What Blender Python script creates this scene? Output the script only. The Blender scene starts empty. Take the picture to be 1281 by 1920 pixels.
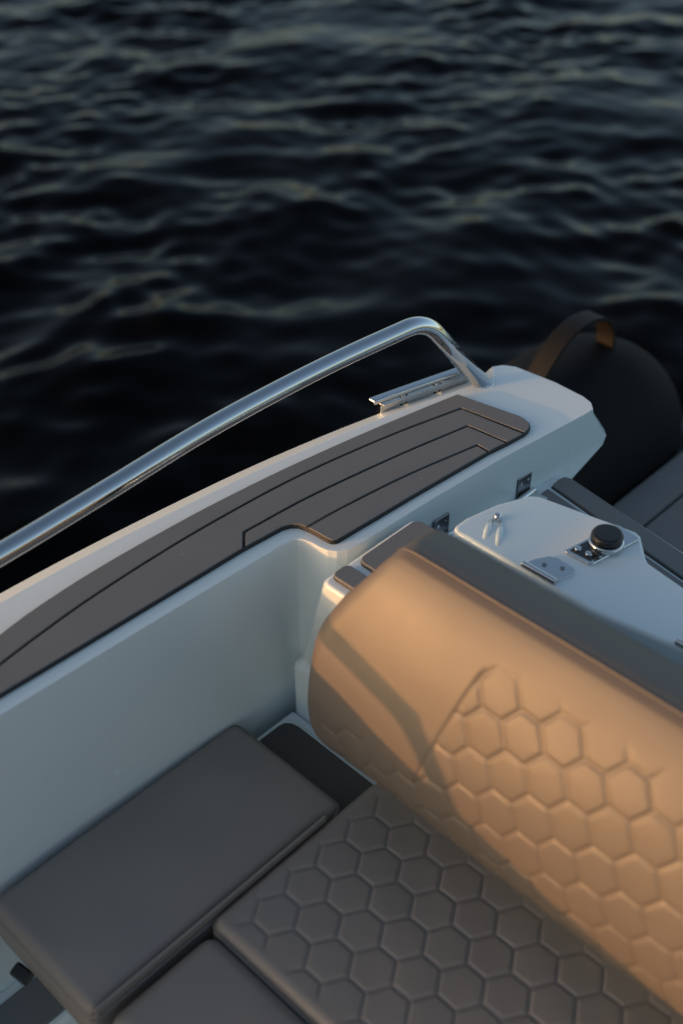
import bpy, bmesh, math, random
import numpy as np
from mathutils import Vector, Matrix

random.seed(7); RNG = np.random.default_rng(11)
SC = bpy.context.scene
COL = SC.collection
R = math.radians

# ---------------------------------------------------------------- camera
# world axes follow the boat: X runs along the gunwale, Y outboard, Z up, z = 0 is the gunwale top
cam = bpy.data.cameras.new('camera'); camo = bpy.data.objects.new('camera', cam); COL.objects.link(camo)
SC.camera = camo
PITCH, YAW = R(38.5), R(44.0)
fwd = Vector((math.cos(YAW)*math.cos(PITCH), math.sin(YAW)*math.cos(PITCH), -math.sin(PITCH)))
camo.location = (0, 0, 0.97)
camo.rotation_euler = fwd.to_track_quat('-Z', 'Y').to_euler()
cam.sensor_width = 36; cam.lens = 41.7; cam.clip_start = .02; cam.clip_end = 9000
cam.dof.use_dof = True; cam.dof.focus_distance = 1.62; cam.dof.aperture_fstop = 2.3

# ---------------------------------------------------------------- sky, sun, exposure
SUN_AZ, SUN_EL = R(153.0), R(5.7)                     # azimuth counted from +X towards +Y
sun_dir = Vector((math.cos(SUN_AZ)*math.cos(SUN_EL), math.sin(SUN_AZ)*math.cos(SUN_EL), math.sin(SUN_EL)))
W = bpy.data.worlds.new('World'); SC.world = W; W.use_nodes = True
nt = W.node_tree; nt.nodes.clear()
sky = nt.nodes.new('ShaderNodeTexSky'); sky.sky_type = 'NISHITA'; sky.sun_disc = False
sky.sun_elevation = SUN_EL; sky.sun_rotation = R(90) - SUN_AZ
sky.air_density = 0.7; sky.dust_density = 2.0; sky.ozone_density = 1.2
bg = nt.nodes.new('ShaderNodeBackground'); bg.inputs['Strength'].default_value = 0.15
ow = nt.nodes.new('ShaderNodeOutputWorld')
wb = nt.nodes.new('ShaderNodeMix'); wb.data_type = 'RGBA'; wb.blend_type = 'MULTIPLY'; wb.inputs['Factor'].default_value = 1.0
wb.inputs['B'].default_value = (1.10, .99, .89, 1)     # even white balance of the whole sky
nt.links.new(sky.outputs[0], wb.inputs['A']); nt.links.new(wb.outputs['Result'], bg.inputs[0]); nt.links.new(bg.outputs[0], ow.inputs[0])
sl = bpy.data.lights.new('sun', 'SUN'); slo = bpy.data.objects.new('sun', sl); COL.objects.link(slo)
sl.energy = 1.3; sl.angle = R(0.5); sl.color = (1.0, .43, .15)
slo.rotation_euler = (-sun_dir).to_track_quat('-Z', 'Y').to_euler(); slo.location = (-6, 4, 3)
SC.view_settings.view_transform = 'Standard'; SC.view_settings.look = 'None'
SC.view_settings.exposure = 1.24; SC.view_settings.gamma = 1.0

# ---------------------------------------------------------------- materials
def mat(name, base, rough=.5, metal=0, coat=0, bump=None, mottle=0, mscale=6, ior=1.5, sheen=0, rvar=0, specks=0, spec=.5):
    m = bpy.data.materials.new(name); m.use_nodes = True
    n, l = m.node_tree.nodes, m.node_tree.links
    b = n['Principled BSDF']; tc = n.new('ShaderNodeTexCoord')
    b.inputs['Base Color'].default_value = (*base, 1); b.inputs['Roughness'].default_value = rough
    b.inputs['Metallic'].default_value = metal; b.inputs['IOR'].default_value = ior
    b.inputs['Coat Weight'].default_value = coat; b.inputs['Coat Roughness'].default_value = .12
    b.inputs['Specular IOR Level'].default_value = spec
    if sheen:
        b.inputs['Sheen Weight'].default_value = sheen; b.inputs['Sheen Roughness'].default_value = .5
    col = None
    if mottle:
        t = n.new('ShaderNodeTexNoise'); t.inputs['Scale'].default_value = mscale; t.inputs['Detail'].default_value = 6
        l.new(tc.outputs['Object'], t.inputs['Vector'])
        mx = n.new('ShaderNodeMix'); mx.data_type = 'RGBA'
        mx.inputs['A'].default_value = (*[c*(1-mottle) for c in base], 1); mx.inputs['B'].default_value = (*[min(1, c*(1+mottle)) for c in base], 1)
        l.new(t.outputs['Fac'], mx.inputs['Factor']); col = mx.outputs['Result']
    if specks:                                            # tiny dirt and salt spots
        v = n.new('ShaderNodeTexVoronoi'); v.inputs['Scale'].default_value = 55; v.inputs['Randomness'].default_value = 1
        l.new(tc.outputs['Object'], v.inputs['Vector'])
        sep = n.new('ShaderNodeSeparateColor'); l.new(v.outputs['Color'], sep.inputs[0])
        g1 = n.new('ShaderNodeMath'); g1.operation = 'GREATER_THAN'; g1.inputs[1].default_value = .86; l.new(sep.outputs[0], g1.inputs[0])
        g2 = n.new('ShaderNodeMath'); g2.operation = 'LESS_THAN'; g2.inputs[1].default_value = .055; l.new(v.outputs['Distance'], g2.inputs[0])
        g3 = n.new('ShaderNodeMath'); g3.operation = 'MULTIPLY'; l.new(g1.outputs[0], g3.inputs[0]); l.new(g2.outputs[0], g3.inputs[1])
        mx = n.new('ShaderNodeMix'); mx.data_type = 'RGBA'
        mx.inputs['B'].default_value = (*[min(1, c*specks) for c in base], 1)
        if col: l.new(col, mx.inputs['A'])
        else: mx.inputs['A'].default_value = (*base, 1)
        l.new(g3.outputs[0], mx.inputs['Factor']); col = mx.outputs['Result']
    if col: l.new(col, b.inputs['Base Color'])
    if rvar:
        t = n.new('ShaderNodeTexNoise'); t.inputs['Scale'].default_value = 9; t.inputs['Detail'].default_value = 5
        l.new(tc.outputs['Object'], t.inputs['Vector'])
        mr = n.new('ShaderNodeMapRange'); mr.inputs['To Min'].default_value = max(0, rough-rvar); mr.inputs['To Max'].default_value = rough+rvar
        l.new(t.outputs['Fac'], mr.inputs['Value']); l.new(mr.outputs[0], b.inputs['Roughness'])
    if bump:
        kind, sc, st, dist = bump
        if kind == 'noise':
            t = n.new('ShaderNodeTexNoise'); t.inputs['Scale'].default_value = sc; t.inputs['Detail'].default_value = 4; o = t.outputs['Fac']
            l.new(tc.outputs['Object'], t.inputs['Vector'])
        elif kind == 'leather':
            t = n.new('ShaderNodeTexVoronoi'); t.inputs['Scale'].default_value = sc; t.feature = 'SMOOTH_F1'; o = t.outputs['Distance']
            l.new(tc.outputs['Object'], t.inputs['Vector'])
        else:                                             # brushed
            mp = n.new('ShaderNodeMapping'); mp.inputs['Scale'].default_value = (.05, 1, 1); mp.inputs['Rotation'].default_value = (0, 0, R(6))
            l.new(tc.outputs['Object'], mp.inputs['Vector'])
            t = n.new('ShaderNodeTexNoise'); t.inputs['Scale'].default_value = sc; t.inputs['Detail'].default_value = 3; o = t.outputs['Fac']
            l.new(mp.outputs[0], t.inputs['Vector'])
        bp = n.new('ShaderNodeBump'); bp.inputs['Strength'].default_value = st; bp.inputs['Distance'].default_value = dist
        l.new(o, bp.inputs['Height']); l.new(bp.outputs[0], b.inputs['Normal'])
    return m

M = {
 'gel':    mat('white_gelcoat', (.69, .77, .775), .25, coat=.3, mottle=.02, mscale=3, rvar=.06, specks=.55, bump=('noise', 9, .12, .004)),
 'pad':    mat('grey_deck_foam', (.152, .157, .156), .72, mottle=.10, mscale=14, bump=('brush', 900, .5, .0008), specks=2.2),
 'shadepad': mat('shaded_deck_foam', (.060, .054, .050), .75, mottle=.1, mscale=14, bump=('brush', 900, .4, .0006)),  # deck foam with the filler panel's shade put into its colour
 'caulk':  mat('black_caulk', (.006, .006, .007), .6),
 'steel':  mat('polished_steel', (.60, .61, .61), .035, metal=1, rvar=.025),
 'darksteel': mat('tarnished_steel', (.25, .25, .26), .3, metal=1, rvar=.1),
 'vinyl':  mat('sunlit_vinyl', (.120, .103, .086), .50, mottle=.05, mscale=7, bump=('leather', 900, .25, .0006), rvar=.06),  # backrest copy of the seat vinyl, colour darkened to offset direct sun
 'vinyl2': mat('shaded_vinyl', (.225, .200, .178), .52, mottle=.05, mscale=7, bump=('leather', 900, .25, .0006), rvar=.06),  # same vinyl as the backrest, colour lightened to make up for shade
 'piping': mat('grey_piping', (.16, .155, .15), .55),
 'rubber': mat('black_tube_fabric', (.003, .0033, .0045), .65, spec=.12, mottle=.15, mscale=4, bump=('leather', 700, .2, .0005)),
 'strap':  mat('brown_black_webbing', (.006, .0055, .005), .6, spec=.25, bump=('brush', 300, .6, .001)),
 'black':  mat('black_plastic', (.012, .012, .013), .38),
 'gloss':  mat('black_gloss', (.008, .008, .010), .12, coat=.5),
}

# ---------------------------------------------------------------- helpers
def link(name, me, m=None, parent=None, smooth=True):
    o = bpy.data.objects.new(name, me); COL.objects.link(o)
    if m: me.materials.append(M[m] if isinstance(m, str) else m)
    if smooth: me.polygons.foreach_set('use_smooth', [True]*len(me.polygons))
    if parent:
        o.parent = parent; o.matrix_parent_inverse = parent.matrix_world.inverted()
    return o
def tag(o, label=None, cat=None, group=None, kind=None):
    for k, v in (('label', label), ('category', cat), ('group', group), ('kind', kind)):
        if v: o[k] = v
    return o
def empty(name, loc):
    o = bpy.data.objects.new(name, None); COL.objects.link(o); o.location = loc
    o.empty_display_size = .1; o.matrix_world = Matrix.Translation(loc); return o
def bevel(o, w, seg=3, ang=35):
    b = o.modifiers.new('bevel', 'BEVEL'); b.width = w; b.segments = seg; b.limit_method = 'ANGLE'; b.angle_limit = R(ang)
    b.harden_normals = False
    w_ = o.modifiers.new('wn', 'WEIGHTED_NORMAL'); w_.keep_sharp = True
    return o
def loft(name, rings, m, parent=None, bev=0, seg=3, cap=True, closed=True, ang=35):
    n = len(rings[0]); vs = [p for r in rings for p in r]; fs = []
    for i in range(len(rings)-1):
        for j in range(n if closed else n-1):
            k = (j+1) % n
            fs.append((i*n+j, i*n+k, (i+1)*n+k, (i+1)*n+j))
    if cap:
        fs.append(tuple(range(n))[::-1]); fs.append(tuple((len(rings)-1)*n+j for j in range(n)))
    me = bpy.data.meshes.new(name); me.from_pydata([tuple(v) for v in vs], [], fs)
    bm = bmesh.new(); bm.from_mesh(me); bmesh.ops.recalc_face_normals(bm, faces=bm.faces); bm.to_mesh(me); bm.free()
    o = link(name, me, m, parent)
    if bev: bevel(o, bev, seg, ang)
    return o
def prism(name, poly, z0, z1, m, parent=None, bev=0, seg=2):
    return loft(name, [[(x, y, z0) for x, y in poly], [(x, y, z1) for x, y in poly]], m, parent, bev, seg)
def box(name, c, s, m, parent=None, bev=.001, rz=0, rx=0, ry=0, seg=2):
    hx, hy, hz = s[0]/2, s[1]/2, s[2]/2
    Rm = Matrix.Rotation(rz, 3, 'Z') @ Matrix.Rotation(ry, 3, 'Y') @ Matrix.Rotation(rx, 3, 'X')
    ring = lambda z: [tuple(Vector(c) + Rm @ Vector((x, y, z))) for x, y in ((-hx, -hy), (hx, -hy), (hx, hy), (-hx, hy))]
    return loft(name, [ring(-hz), ring(hz)], m, parent, bev, seg)
def area(p): return .5*sum(p[i][0]*p[(i+1) % len(p)][1]-p[(i+1) % len(p)][0]*p[i][1] for i in range(len(p)))
def inset(poly, d):
    if area(poly) < 0: poly = poly[::-1]
    n = len(poly); out = []
    for i in range(n):
        a, b, c = Vector(poly[i-1]), Vector(poly[i]), Vector(poly[(i+1) % n])
        e1, e2 = (b-a).normalized(), (c-b).normalized()
        n1, n2 = Vector((-e1.y, e1.x)), Vector((-e2.y, e2.x))
        q = n1+n2
        k = max(.45, 1+n1.dot(n2)) if q.length > 1e-6 else 1
        out.append(tuple(b + q*(d/k)))
    return out
def smooth_path(pts, n):
    P = np.array(pts, float); seg = np.r_[0, np.cumsum(np.linalg.norm(np.diff(P, axis=0), axis=1))]
    # Catmull-Rom through the points, resampled evenly
    Q = np.vstack([2*P[0]-P[1], P, 2*P[-1]-P[-2]]); out = []
    for i in range(1, len(Q)-2):
        t = np.linspace(0, 1, 24, endpoint=False)[:, None]
        out.append(.5*((2*Q[i]) + (-Q[i-1]+Q[i+1])*t + (2*Q[i-1]-5*Q[i]+4*Q[i+1]-Q[i+2])*t**2 + (-Q[i-1]+3*Q[i]-3*Q[i+1]+Q[i+2])*t**3))
    out = np.vstack(out+[P[-1:]]); s = np.r_[0, np.cumsum(np.linalg.norm(np.diff(out, axis=0), axis=1))]
    u = np.linspace(0, s[-1], n)
    return np.stack([np.interp(u, s, out[:, k]) for k in range(P.shape[1])], 1)
def tube(name, path, r, m, parent=None, seg=16, squash=1.0):
    P = [Vector(p) for p in path]; n = len(P); rings = []
    up = Vector((0, 0, 1))
    for i in range(n):
        t = (P[min(i+1, n-1)]-P[max(i-1, 0)]).normalized()
        a = t.cross(up)
        if a.length < 1e-3: a = t.cross(Vector((0, 1, 0)))
        a.normalize(); b = a.cross(t).normalized()
        rr = r[i] if hasattr(r, '__len__') else r
        rings.append([tuple(P[i] + (a*math.cos(2*math.pi*k/seg) + b*squash*math.sin(2*math.pi*k/seg))*rr) for k in range(seg)])
    return loft(name, rings, m, parent)
def disc(name, c, r, h, m, parent=None, seg=40, bev=.0015, axis='Z', taper=1.0):
    def ring(z, rr):
        out = []
        for k in range(seg):
            a = 2*math.pi*k/seg; p = (rr*math.cos(a), rr*math.sin(a), z)
            if axis == 'Y': p = (p[0], p[2], p[1])
            if axis == 'X': p = (p[2], p[0], p[1])
            out.append((c[0]+p[0], c[1]+p[1], c[2]+p[2]))
        return out
    return loft(name, [ring(0, r), ring(h, r*taper)], m, parent, bev, 2)
def rrect(x0, x1, y0, y1, r, n=6):
    pts = []
    for cx, cy, a0 in ((x1-r, y0+r, -90), (x1-r, y1-r, 0), (x0+r, y1-r, 90), (x0+r, y0+r, 180)):
        for k in range(n+1):
            a = R(a0+90*k/n); pts.append((cx+r*math.cos(a), cy+r*math.sin(a)))
    return pts
def sstep(e0, e1, x):
    t = np.clip((x-e0)/(e1-e0), 0, 1); return t*t*(3-2*t)
def lumps(x, y, seed, lam=.12, n=14):
    g = np.random.default_rng(seed); h = np.zeros_like(x)
    for _ in range(n):
        a, p, L = g.uniform(0, 6.28), g.uniform(0, 6.28), lam*g.uniform(.6, 1.8)
        h += np.sin((x*np.cos(a)+y*np.sin(a))*6.283/L+p)
    return h/math.sqrt(n)

# ---------------------------------------------------------------- water
def make_water():
    n = 760
    t = np.linspace(-1, 1, n)
    def axis(c):
        return c + 4.2*t + .006*np.sinh(13.0*t)*.9
    gx, gy = axis(3.4), axis(3.6)
    X, Y = np.meshgrid(gx, gy, indexing='ij')
    sx = np.gradient(gx)[:, None]*np.ones_like(X); sy = np.gradient(gy)[None, :]*np.ones_like(X)
    sp = np.maximum(sx, sy)
    g = np.random.default_rng(5)
    N = 190
    lam = np.exp(g.uniform(math.log(.11), math.log(1.4), N))
    ang = R(58) + R(46)*g.standard_normal(N)
    amp = lam**.85*np.where(lam > .8, .7, 1.0); ph = g.uniform(0, 6.283, N)
    k = 6.283/lam
    sl_ = np.sqrt(np.sum((amp*k)**2)/2); amp *= .165/sl_
    gust = np.clip(.85+.38*lumps(X, Y*1.3, 8, 1.7, 10), .25, 1.7)      # calmer and rougher patches
    Z = np.zeros_like(X); DX = np.zeros_like(X); DY = np.zeros_like(X)
    for i in range(N):
        fade = np.clip((lam[i]/sp-2.5)/3, 0, 1)
        th = k[i]*(X*math.cos(ang[i])+Y*math.sin(ang[i]))+ph[i]
        A = amp[i]*fade*(gust if lam[i] < .55 else 1)
        Z += A*np.cos(th); s = A*np.sin(th)*.5
        DX -= s*math.cos(ang[i]); DY -= s*math.sin(ang[i])
    V = np.stack([X+DX, Y+DY, Z-.80], -1).reshape(-1, 3)
    idx = np.arange(n*n).reshape(n, n)
    F = np.stack([idx[:-1, :-1], idx[1:, :-1], idx[1:, 1:], idx[:-1, 1:]], -1).reshape(-1, 4)
    me = bpy.data.meshes.new('water'); me.vertices.add(len(V)); me.vertices.foreach_set('co', V.ravel())
    me.loops.add(F.size); me.loops.foreach_set('vertex_index', F.ravel())
    me.polygons.add(len(F)); me.polygons.foreach_set('loop_start', np.arange(0, F.size, 4)); me.polygons.foreach_set('loop_total', np.full(len(F), 4))
    me.update(); me.validate()
    m = bpy.data.materials.new('dark_sea_water'); m.use_nodes = True
    nn, l = m.node_tree.nodes, m.node_tree.links; b = nn['Principled BSDF']
    b.inputs['Base Color'].default_value = (.0012, .0013, .0015, 1); b.inputs['Roughness'].default_value = .05; b.inputs['IOR'].default_value = 1.333; b.inputs['Specular IOR Level'].default_value = .08
    tc = nn.new('ShaderNodeTexCoord'); tx = nn.new('ShaderNodeTexNoise'); tx.inputs['Scale'].default_value = 9; tx.inputs['Detail'].default_value = 4
    l.new(tc.outputs['Object'], tx.inputs['Vector'])
    bp = nn.new('ShaderNodeBump'); bp.inputs['Strength'].default_value = .15; bp.inputs['Distance'].default_value = .01
    l.new(tx.outputs['Fac'], bp.inputs['Height']); l.new(bp.outputs[0], b.inputs['Normal'])
    return tag(link('water', me, m), kind='structure')
make_water()

# ---------------------------------------------------------------- the boat
boat = tag(empty('inflatable_boat', (.4, -.1, -.8)),
           'white moulded rigid inflatable boat with grey deck pads, steel rail and black tube', 'boat')
MY = lambda y: -.2-y                                    # mirror to the far side

# --- gunwale moulding
OUT = [(-.72, 1.035), (-.60, 1.046), (-.3, 1.052), (.2, 1.052), (.4833, 1.0478), (.5778, 1.0451), (.6823, 1.0387), (.8119, 1.0275), (.9019, 1.0165),
       (.9922, 1.0021), (1.0861, .9838), (1.1805, .9614), (1.2781, .937)]
OUT = [tuple(p) for p in smooth_path(OUT, 70)]
AFT = [(1.300, .931), (1.316, .922), (1.326, .905), (1.3319, .8348), (1.3287, .780), (1.323, .762), (1.311, .750)]
INN = [(1.295, .750), (1.12, .770), (.98, .780), (.88, .7845), (.845, .786), (.828, .789), (.816, .796), (.809, .806),
       (.8065, .818), (.8055, .832), (.803, .842), (.798, .8495), (.790, .8535), (.778, .8550), (.55, .863), (.37, .868), (-.3, .874), (-.62, .874), (-.71, .885), (-.74, .92), (-.745, .98)]  # unseen forward end cut short to let sky glow into the cockpit
GW = OUT+AFT+INN
def gring(z, push, side=1, cham=0):
    r = []
    for j, (x, y) in enumerate(GW):
        y -= cham if j < len(OUT) else 0
        w = min(1, max(0, (x-1.19)/.12)); w = w*w*(3-2*w)
        xx = x+push*w
        r.append((xx, y if side > 0 else MY(y), z))
    return r
def gunwale(side):
    lv = [(-.70, -.25), (-.30, -.20), (-.118, -.045), (-.088, .046), (-.074, .052), (-.0130, .003), (0, 0)]
    o = loft('gunwale', [gring(z, p, side, .028 if z == 0 else 0) for z, p in lv], 'gel', boat, .0085, 5, ang=20)
    return o
gw = gunwale(1)

# --- deck pads on the gunwale
pad_outer = [(.12, .893), (.20, .918), (.30, .944), (.4353, .9690), (.4839, .9762), (.5574, .9812), (.6398, .9816), (.7495, .9776), (.8572, .9687), (.948, .9573), (1.042, .943), (1.137, .9262), (1.1963, .9145)]
pad_outer = [tuple(p) for p in smooth_path(pad_outer, 40)]
pad_aft = [(1.2142, .8119), (1.2132, .802), (1.2095, .7905), (1.203, .7835), (1.194, .7797), (1.1825, .7782)]
seam1 = [(.20, .8885), (.30, .9085), (.4075, .9264), (.4701, .9351), (.5484, .9428), (.67, .9472), (.7756, .9453), (.8708, .9395), (.9613, .9279), (1.0625, .9098), (1.1691, .8849)]
seam1 = [tuple(p) for p in smooth_path(seam1, 36)]+[(1.1814, .7782)]
seam2 = [(.7336, .8790), (.7554, .9024)]+[tuple(p) for p in smooth_path([(.7554, .9024), (.8471, .8967), (.9189, .8879), (1.0297, .8706), (1.1401, .8492)], 20)][1:]+[(1.1463, .7817)]
seam3 = [(.8164, .8517)]+[tuple(p) for p in smooth_path([(.8164, .8517), (.878, .8474), (.9888, .8336), (1.1125, .8092)], 14)][1:]+[(1.1108, .7869)]
inn_fwd = [(.7329, .8787), (.6403, .8806), (.5227, .8832), (.3807, .8867), (.20, .8885)]
inn_mid = [(.8135, .8625), (.8064, .8699), (.7955, .8740)]
inn_aft = [(.9676, .7968), (.8324, .8043), (.8262, .8050), (.8208, .8090), (.8187, .8155), (.8179, .8377)]
P1 = pad_outer+pad_aft+seam1[::-1][1:]
P2 = seam1+[(1.165, .7797)]+seam2[::-1]+inn_fwd[1:-1]
P3 = seam2+[(1.128, .785)]+seam3[::-1]+inn_mid
P4 = seam3+inn_aft
full = pad_outer+pad_aft+[(1.1463, .7817), (1.1108, .7869)]+inn_aft+[(.8164, .8517)]+inn_mid+inn_fwd[:-1]
for side, root in ((1, gw),):
    f = lambda poly: [(x, y if side > 0 else MY(y)) for x, y in poly]
    prism('pad_caulking', f(inset(full, .0006)), -.004, .0052, 'caulk', root)
    for P in (P1, P2, P3, P4):
        q = inset(P, .0022)
        prism('deck_pad', f(q), .0012, .0068, 'pad', root, .0006, 2)

# --- steel grab rail
def fillet(pts, rad, n=10):
    out = [Vector(pts[0])]
    for i in range(1, len(pts)-1):
        a, b, c = Vector(pts[i-1]), Vector(pts[i]), Vector(pts[i+1]); r = rad[i-1]
        u, v = (a-b).normalized(), (c-b).normalized()
        p, q = b+u*r, b+v*r
        for k in range(n+1):
            t = k/n; out.append(p*(1-t)**2+b*2*t*(1-t)+q*t*t)
    out.append(Vector(pts[-1])); return out
top = smooth_path([(-.21, .990, .083), (-.10, .995, .083), (.05, 1.0, .083), (.22, 1.0, .082), (.45, 1.0, .085), (.615, .997, .096), (.79, .991, .112), (.98, .975, .124), (1.152, .949, .134)], 60)
rail_pts = [(-.335, .966, -.012)]+[tuple(p) for p in top]+[(1.262, .909, -.012)]
rp = fillet([rail_pts[0], rail_pts[1], rail_pts[2]], [.085])[:-1]+[Vector(p) for p in rail_pts[2:-2]]
rp = [p for p in rp if p.x < rail_pts[-2][0]-.045]
rp += fillet([tuple(rp[-1]), rail_pts[-2], rail_pts[-1]], [.034], 14)[1:]
rail = tag(tube('grab_rail', rp, .0133, 'steel', boat, 32), 'polished steel tubular grab rail arching over the gunwale')
for bx_, by_ in ((1.2545, .9125), (-.328, .968)):
    disc('rail_foot', (bx_, by_, -.002), .0168, .0035, 'steel', rail)

# --- steel cleat on the outer edge
def along(off, z, xs):
    ox, oy = zip(*OUT)
    return [(x, float(np.interp(x, ox, oy))+off, z) for x in xs]
cx_ = np.linspace(1.088, 1.262, 20)
def bar(name, off0, off1, z0, z1, xs, m, parent, bev=.003):
    a, b = along(off0, z0, xs), along(off1, z0, xs)
    rings = []
    for (p, q) in zip(a, b):
        rings.append([(p[0], p[1], z0), (q[0], q[1], z0), (q[0], q[1], z1), (p[0], p[1], z1)])
    return loft(name, rings, m, parent, bev, 3)
cl = tag(bar('cleat', -.001, .013, .004, .0125, cx_, 'steel', boat), 'polished steel mooring cleat along the outer edge behind the rail')
bar('cleat_base', -.005, .004, -.006, .0030, np.linspace(1.10, 1.258, 16), 'steel', cl, .0012)
for xa, xb in ((1.098, 1.132), (1.146, 1.192), (1.206, 1.254)):
    bar('cleat_block', -.0025, .010, -.016, .0045, np.linspace(xa, xb, 6), 'steel', cl, .0015)
for xa in (1.139, 1.199):
    px, py, _ = along(.001, 0, [xa])[0]
    disc('cleat_pin', (px, py, -.010), .0042, .015, 'steel', cl, 18, .001)

# --- inflatable tube with its handle
def tubebody(side):
    r0, yc, zc = .205, 1.092, -.478
    path, rad = [], []
    for x in np.linspace(-2.3, 1.86, 30): path.append((x, yc, zc)); rad.append(r0)
    for a in np.linspace(8, 89, 18):
        path.append((1.86+.24*math.sin(R(a)), yc, zc)); rad.append(r0*math.cos(R(a)))
    if side < 0: path = [(p[0], MY(p[1]), p[2]) for p in path]
    return tag(tube('inflatable_tube', path, rad, 'rubber', boat, 48), 'black inflatable side tube with rounded end')
tb = tubebody(1); tubebody(-1)
hp = smooth_path([(1.645, 1.085, -.275), (1.66, 1.085, -.250), (1.71, 1.085, -.205), (1.765, 1.085, -.182), (1.83, 1.085, -.184), (1.875, 1.085, -.208), (1.90, 1.085, -.245), (1.905, 1.085, -.285)], 30)
hr = []
for i, p in enumerate(hp):
    t = hp[min(i+1, 29)]-hp[max(i-1, 0)]; t /= np.linalg.norm(t); nrm = np.array((-t[2], 0, t[0]))
    a, b = p+nrm*.004, p-nrm*.004
    hr.append([(a[0], a[1]-.021, a[2]), (a[0], a[1]+.021, a[2]), (b[0], b[1]+.021, b[2]), (b[0], b[1]-.021, b[2])])
loft('carry_handle', hr, 'strap', tb, .0015, 2)

# --- hull skin, cockpit floor, seat base
box('cockpit_floor', (-.25, -.1, -.675), (3.3, 1.98, .05), 'gel', boat, 0)
fl = tag(box('added_floor_pad', (-.25, -.1, -.647), (3.2, 1.86, .006), 'pad', boat, .001), 'unseen grey floor covering added to cut bounce light in the cockpit')  # out-of-view pad, added so the white floor bounces less light
prism('unseen_low_coaming', [(-2.3, .875), (-.70, .875), (-.70, 1.03), (-2.3, 1.0)], -.70, -.36, 'gel', boat, .015, 3)  # unseen, invented low so sky glow reaches the cushion fronts
prism('side_ledge', [(-2.2, .78), (.36, .78), (.36, .875), (-2.2, .875)], -.66, -.448, 'gel', boat, .012, 3)
prism('ledge_pad', [(-2.1, .790), (.34, .790), (.34, .852), (-2.1, .852)], -.45, -.4435, 'pad', boat, .001)
sb = loft('seat_base', [[(x, y, z) for x, y in rrect(.345, .80, -1.05, .862, .03)] for z in (-.66, -.335)], 'gel', boat, .01, 3)
prism('seat_rim', [(.690, -.9), (.772, -.9), (.772, .8405), (.690, .8405)], -.34, -.292, 'gel', boat, .006, 3)
fp = tag(prism('filler_panel', [(.62, .60), (.748, .60), (.7505, .806), (.748, .818), (.742, .8255), (.733, .828), (.62, .828)], -.290, -.2845, 'shadepad', boat, .001), 'grey foam panel, darkened for shade, between cushion and backrest')
prism('panel_caulking', inset([(.62, .60), (.748, .60), (.7505, .806), (.748, .818), (.742, .8255), (.733, .828), (.62, .828)], -.0012), -.291, -.288, 'caulk', boat)

# --- locker box beside the backrest
def boxring(z, x0, y1, r=.012):
    return [(x, y, z) for x, y in rrect(x0, .936, -.95, y1, r)]
lk = loft('stern_locker', [boxring(-.34, .772, .842), boxring(-.20, .7715, .842), boxring(-.190, .779, .833), boxring(0, .7605, .7705)], 'gel', boat, .007, 4, ang=30)
for poly in (rrect(.7745, .8040, .30, .7665, .009), rrect(.8170, .9305, .30, .7625, .012)):
    prism('locker_caulking', poly, -.003, .0022, 'caulk', lk)
    prism('locker_pad', inset(poly, .0008), .0012, .0062, 'pad', lk, .001)

# --- hinged hatch board and its pads
hb = prism('hatch_board', [(.93, -.95), (1.20, -.95), (1.228, .53), (1.262, .745), (1.258, .758), (1.25, .764), (.93, .772)], -.17, -.094, 'gel', boat, .007, 3)
hp1 = [(1.238, .747), (1.249, .7435), (1.2525, .735), (1.218, .525), (1.195, -.2), (1.166, -.2), (1.176, .50), (1.2195, .745)]
hp2 = [(.95, .745), (1.208, .745), (1.165, .49), (1.155, -.2), (.95, -.2)]
for poly in (hp1, hp2):
    prism('hatch_caulking', inset(poly, -.0012), -.096, -.0928, 'caulk', hb)
    prism('hatch_pad', poly, -.094, -.0885, 'pad', hb, .001)
for hx, hz in ((1.0, -.058), (1.174, -.074)):
    h = tag(box('hatch_hinge', (hx, .7655 if hx > 1.1 else .777, hz), (.032, .004, .036), 'darksteel', boat, .003, rz=R(-3)), 'small steel butt hinge at foot of the gunwale')
    disc('hinge_pin', (hx-.017, .758 if hx > 1.1 else .770, hz-.015), .0045, .036, 'steel', h, 20, .001, 'X')
    box('hinge_leaf', (hx, .744 if hx > 1.1 else .756, hz-.015), (.030, .026, .003), 'steel', h, .001)
    for dx in (-.008, .008):
        disc('screw', (hx+dx, .7640 if hx > 1.1 else .7755, hz+.006), .0028, -.0012, 'steel', h, 14, .0004, 'Y')

# --- swim platform behind
sp_ = tag(prism('swim_platform', [(1.30, -1.1), (2.5, -1.1), (2.5, .885), (1.30, .885)], -.56, -.462, 'gel', boat, .012, 3), 'lower stern platform covered with wide grey pads')
for ya, yb in ((.803, .878), (.60, .797), (.394, .594), (.188, .388)):
    prism('platform_pad', rrect(1.31, 2.48, ya, yb, .006), -.464, -.4545, 'pad', sp_, .001)
prism('platform_caulking', [(1.308, .186), (2.482, .186), (2.482, .880), (1.308, .880)], -.464, -.4575, 'caulk', sp_)

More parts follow.
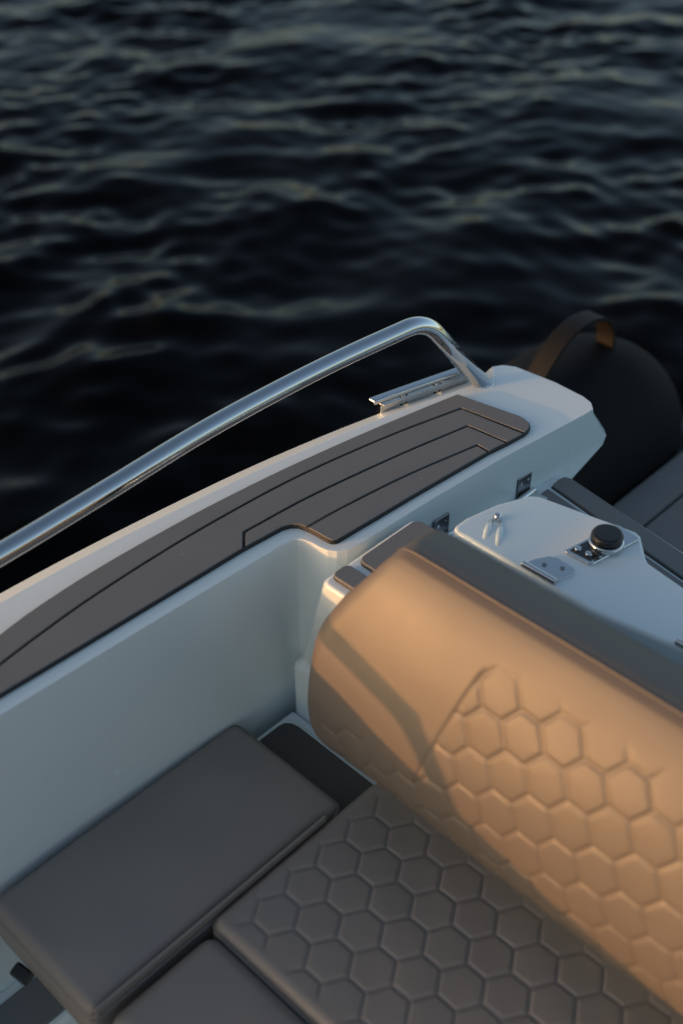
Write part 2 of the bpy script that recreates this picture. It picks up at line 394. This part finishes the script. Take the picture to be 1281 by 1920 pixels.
# --- white console behind the backrest
mpoly = [(.992, -.95), (1.045, -.95), (1.050, .425), (1.062, .497), (1.068, .505), (1.100, .533), (1.1035, .542), (1.078, .676), (1.070, .686), (1.024, .706), (.975, .716), (.950, .716), (.943, .708), (.941, .50), (.958, .39), (.975, .28)]
low = [(.986, -.95), (1.055, -.95), (1.062, .425), (1.075, .490), (1.08, .498), (1.112, .527), (1.116, .540), (1.088, .690), (1.078, .700), (1.028, .724), (.968, .742), (.945, .740), (.937, .728), (.936, .50), (.952, .39), (.969, .28)]
cons = tag(loft('console', [[(x, y, -.12) for x, y in low], [(x, y, .008) for x, y in mpoly]], 'gel', boat, .008, 4, ang=30), 'white moulded console behind the backrest')
for a, b in (((.994, .690, .004), (.9565, .672, .004)), ((1.0, .678, .004), (.9575, .652, .004))):
    tube('moulded_rib', [a, tuple((Vector(a)+Vector(b))/2+Vector((0, 0, .004))), b], .0045, 'gel', cons, 16, 1.0)
disc('snap_stud', (.998, .684, .006), .0062, .012, 'steel', cons, 24, .003, taper=.8)
# switch panel
bz = tag(prism('switch_panel', [(1.0035, .5815), (1.0045, .5465), (1.0075, .5432), (1.088, .5285), (1.0915, .5305), (1.0945, .564), (1.0915, .567), (1.006, .5845)], .006, .0120, 'steel', cons, .002, 3), 'steel bezel with black plate, two buttons and rotary knob')
prism('black_plate', [(1.0085, .5790), (1.0095, .5480), (1.050, .5402), (1.050, .5715)], .011, .0132, 'gloss', bz, .001)
for bx_, by_ in ((1.0165, .5715), (1.0175, .5565)):
    disc('push_button', (bx_, by_, .0125), .0046, .0035, 'steel', bz, 24, .0012)
disc('knob_collar', (1.050, .553, .011), .0225, .009, 'steel', bz, 48, .003)
disc('knob', (1.050, .553, .0195), .0205, .0115, 'black', bz, 48, .0045, taper=.97)
# hinge plates on the console front edge
for hy in (.580, .372):
    h = tag(prism('console_hinge', [(x+(.014 if hy < .5 else 0), y+hy) for x, y in ((.951, .026), (.951, -.022), (.976, -.030), (.986, -.024), (.989, .002), (.984, .012), (.966, .022))], .0065, .0105, 'steel', cons, .001), 'flat steel hinge plate on the console edge')
    disc('hinge_barrel', (.9485+(.014 if hy < .5 else 0), hy-.024, .0115), .0045, .050, 'steel', h, 20, .001, 'Y')
    for dx, dy in ((.966, .006), (.976, -.014)):
        disc('screw', (dx+(.014 if hy < .5 else 0), hy+dy, .0095), .0034, .0022, 'darksteel', h, 16, .0006)

# ---------------------------------------------------------------- upholstery
def hexd(u, v, su, sv):
    """distance (m) to the nearest hexagon edge; hexagons keep two edges parallel to v. su = pitch along u, 2*sv = repeat along v."""
    best = np.full(u.shape, 1e9); sec = np.full(u.shape, 1e9)
    for ox, oy in ((0, 0), (.5*su, sv)):
        iu = np.round((u-ox)/su); iv = np.round((v-oy)/(2*sv))
        for du in (-1, 0, 1):
            for dv in (-1, 0, 1):
                d = (u-ox-(iu+du)*su)**2+((v-oy-(iv+dv)*2*sv))**2
                nb = np.minimum(best, d); sec = np.minimum(np.maximum(best, d), sec); best = nb
    return (np.sqrt(sec)-np.sqrt(best))*.5
def groove(d, w=.0017):
    """-1 in the seam line, rising to 0 with a softly puffed cell"""
    return -np.exp(-(d/w)**2)*.86 - np.exp(-(d/.009)**2)*.14
def grid_mesh(name, P, m, parent=None):
    nu, nv = P.shape[:2]; idx = np.arange(nu*nv).reshape(nu, nv)
    F = np.stack([idx[:-1, :-1], idx[1:, :-1], idx[1:, 1:], idx[:-1, 1:]], -1).reshape(-1, 4)
    me = bpy.data.meshes.new(name); V = P.reshape(-1, 3)
    me.from_pydata(V.tolist(), [], F.tolist())
    return me
def axis_pts(a, b, r, step):
    """grid line positions, dense at both rounded rims"""
    k = r*(1-np.cos(np.linspace(0, math.pi/2, 9)))
    mid = np.linspace(a+r, b-r, max(2, int((b-a-2*r)/step)))
    return np.r_[a+k[:-1], mid, (b-k[:-1])[::-1]]
def cushion(name, x0, x1, y0, y1, zt, th, m, r=.018, rc=.02, crown=.006, hexes=None, seed=1, step=.008, wr=.0012, mask=None):
    xs, ys = axis_pts(x0, x1, r, step), axis_pts(y0, y1, r, step)
    X, Y = np.meshgrid(xs, ys, indexing='ij')
    cx, cy, hx, hy = (x0+x1)/2, (y0+y1)/2, (x1-x0)/2, (y1-y0)/2
    # pull the corners of the square grid onto a rounded rectangle
    qx, qy = np.abs(X-cx)-(hx-rc), np.abs(Y-cy)-(hy-rc)
    both = (qx > 0) & (qy > 0); L = np.hypot(qx, qy); mx_ = np.maximum(qx, qy)
    s = np.where(both, mx_/np.maximum(L, 1e-9), 1)
    X = np.where(both, cx+np.sign(X-cx)*(hx-rc+qx*s), X); Y = np.where(both, cy+np.sign(Y-cy)*(hy-rc+qy*s), Y)
    qx, qy = np.abs(X-cx)-(hx-rc), np.abs(Y-cy)-(hy-rc)
    d = rc-np.where((qx > 0) & (qy > 0), np.hypot(qx, qy), np.maximum(qx, qy)); d = np.clip(d, 0, None)
    e = np.clip(r-d, 0, r)
    Z = zt-(r-np.sqrt(np.maximum(r*r-e*e, 0)))
    cr = (1-((X-cx)/hx)**2)*(1-((Y-cy)/hy)**2)
    Z += crown*np.sqrt(np.clip(cr, 0, 1))-crown*.7*(d > 0) + wr*lumps(X, Y, seed)*sstep(0, .04, d)
    if hexes:
        ox, oy, su, sv, dep = hexes
        g = groove(hexd(X-ox, Y-oy, su, sv))
        k = sstep(.010, .030, d)
        if mask is not None: k = k*mask(X, Y)
        Z += dep*g*k
    P = np.stack([X, Y, Z], -1)
    nu, nv = P.shape[:2]
    me0 = P.reshape(-1, 3).tolist(); idx = np.arange(nu*nv).reshape(nu, nv)
    F = np.stack([idx[:-1, :-1], idx[1:, :-1], idx[1:, 1:], idx[:-1, 1:]], -1).reshape(-1, 4).tolist()
    ring = list(idx[:, 0])+list(idx[-1, 1:])+list(idx[::-1, -1][1:])+list(idx[0, ::-1][1:-1])
    n = len(ring); prev = ring; zb = zt-th
    cxy = np.array((cx, cy))
    for lev, (zz, off) in enumerate(((None, .0022), (zt-th*.55, .0035), (zb+.012, .0), (zb+.003, -.004), (zb, -.012))):
        cur = []
        for i in ring:
            p = np.array(me0[i]); v = np.array((np.sign(p[0]-cx)*(abs(p[0]-cx) > hx-rc*.9), np.sign(p[1]-cy)*(abs(p[1]-cy) > hy-rc*.9)), float)
            L_ = np.linalg.norm(v); v = v/L_ if L_ else v
            z_ = p[2]-.010 if zz is None else zz
            me0.append([p[0]+v[0]*off, p[1]+v[1]*off, z_]); cur.append(len(me0)-1)
        for j in range(n):
            k = (j+1) % n; F.append([prev[j], cur[j], cur[k], prev[k]])
        prev = cur
    F.append(prev)
    me = bpy.data.meshes.new(name); me.from_pydata(me0, [], F)
    bm = bmesh.new(); bm.from_mesh(me); bmesh.ops.recalc_face_normals(bm, faces=bm.faces); bm.to_mesh(me); bm.free()
    o = link(name, me, m)
    # piping: a thin welt round the upper rim
    rim = [Vector(me0[i]) for i in ring]; pp = []
    for i in range(0, n, 1):
        p = rim[i].copy(); p.z -= .004
        if not pp or (p-pp[-1]).length > .004: pp.append(p)
    pp.append(pp[0]); pp.append(pp[1])
    w = tube('piping', pp, .0030, m, o, 8)
    return o

c1 = tag(cushion('seat_cushion', .290, .6805, .6575, .8585, -.248, .085, 'vinyl2', r=.013, rc=.012, crown=.010, seed=3, wr=.0011),
         'plain grey side cushion lying against the white cockpit wall', 'cushion')
c2 = tag(cushion('seat_cushion', .4545, .746, -.75, .6515, -.248, .085, 'vinyl2', r=.013, rc=.014, crown=.006, seed=5, step=.0022, wr=.0006,
         hexes=(.6685, .6004, .0515,   .0425, .0030)), 'grey quilted seat cushion with hexagon stitching below the backrest', 'cushion')
c3 = tag(cushion('seat_cushion', .298, .4505, -.75, .6440, -.252, .085, 'vinyl2', r=.018, rc=.016, crown=.007, seed=9, wr=.0009),
         'plain narrow front bolster cushion at the bottom edge', 'cushion')
lt = box('cushion_latch', (.2835, .800, -.334), (.017, .025, .015), 'black', c1, .003, rz=R(8), ry=R(-20))
box('seam_flange', (.472, .6546, -.2525), (.355, .0040, .012), 'vinyl2', c1, .0012)

# --- backrest
prof = [(.750, -.180), (.7050, -.1780), (.6850, -.1690), (.6712, -.1480), (.6660, -.1150), (.6685, -.070), (.6793, -.018), (.6985, .039), (.7225, .0870),
        (.7410, .1150), (.7510, .1252), (.7620, .1308), (.7750, .1312), (.7920, .1275), (.8250, .1155), (.8335, .1085), (.8320, .0930), (.808, .066), (.775, .042), (.756, .0), (.752, -.08), (.750, -.13)]
def yend(z):
    return np.interp(z, [-.176, -.160, -.140, -.10, -.02, .007, .048, .10, .1325], [.682, .698, .710, .7145, .7145, .712, .693, .668, .652])
def make_backrest():
    PF = smooth_path(prof, 300); rows = len(PF)
    q = np.r_[0, np.cumsum(np.linalg.norm(np.diff(PF, axis=0), axis=1))]
    tg = np.gradient(PF, axis=0); tg /= np.linalg.norm(tg, axis=1)[:, None]
    NR = np.stack([-tg[:, 1], tg[:, 0]], 1)
    if NR[np.argmin(np.abs(q-.2))][0] > 0: NR = -NR
    q_ridge = .3965; Yb, RR = -.75, .024
    YE = np.convolve(np.pad(yend(PF[:, 1]), 5, mode='edge'), np.ones(11)/11, 'valid')
    phis = np.linspace(math.pi/2, 0, 12)[:-1]; cols = np.linspace(0, 1, 560)
    nv = len(phis)+len(cols); P = np.zeros((rows, nv, 3))
    for i in range(rows):
        b0 = YE[i]-RR
        yy = np.r_[b0+RR*np.sin(phis), b0+(Yb-b0)*cols]
        sh = np.r_[1-np.cos(phis), np.zeros(len(cols))]
        C = np.array((np.clip(PF[i, 0], .748, .80), np.clip(PF[i, 1], -.19, .06)))
        x = PF[i, 0]+(C[0]-PF[i, 0])*sh*.32; z = PF[i, 1]+(C[1]-PF[i, 1])*sh*.32
        qi = np.full_like(yy, q[i]); de = YE[i]-yy
        disp = .0011*lumps(yy, qi, 21, .22)*sstep(0, .06, de)
        if q[i] < q_ridge:
            ys = np.interp(q[i], [.151, .3337], [.531, .4878])
            m1 = sstep(-.003, .004, ys-yy)*sstep(.354, .319, qi) if q[i] > .151 else np.zeros_like(yy)
            m2 = sstep(.168, .148, qi)*sstep(.012, .05, de)*sstep(.050, .080, qi)
            k = np.maximum(m1, m2)
            g = groove(hexd(qi-.2887-.08*(yy-.4229), yy-.4229, .0500, .0404))
            disp += .0028*g*k
            if .140 < q[i] < .340: disp -= .0020*np.exp(-((yy-ys)/.0020)**2)*float(sstep(.340, .322, q[i])*sstep(.140, .152, q[i]))
            disp += .0009*np.exp(-((q[i]-(q_ridge-.010))/.004)**2)*sstep(.0, .03, de)
        P[i] = np.stack([x+NR[i, 0]*disp, yy, z+NR[i, 1]*disp], 1)
    idx = np.arange(rows*nv).reshape(rows, nv)
    F = np.stack([idx[:-1, :-1], idx[1:, :-1], idx[1:, 1:], idx[:-1, 1:]], -1).reshape(-1, 4)
    F2 = np.stack([idx[-1, :-1], idx[0, :-1], idx[0, 1:], idx[-1, 1:]], -1)
    F = np.vstack([F, F2]).tolist()+[idx[:, 0].tolist(), idx[:, -1].tolist()]
    me = bpy.data.meshes.new('backrest_cushion'); me.from_pydata(P.reshape(-1, 3).tolist(), [], F)
    bm = bmesh.new(); bm.from_mesh(me); bmesh.ops.recalc_face_normals(bm, faces=bm.faces); bm.to_mesh(me); bm.free()
    o = link('backrest_cushion', me, 'vinyl')
    tag(o, 'thick taupe backrest cushion with hexagon stitching, lit orange by the low sun', 'backrest')
    j = np.argmin(np.abs(q-(q_ridge+.004)))
    tube('piping', [tuple(p) for p in P[j, 4::4]], .0015, 'vinyl', o, 8)
    return o
make_backrest()
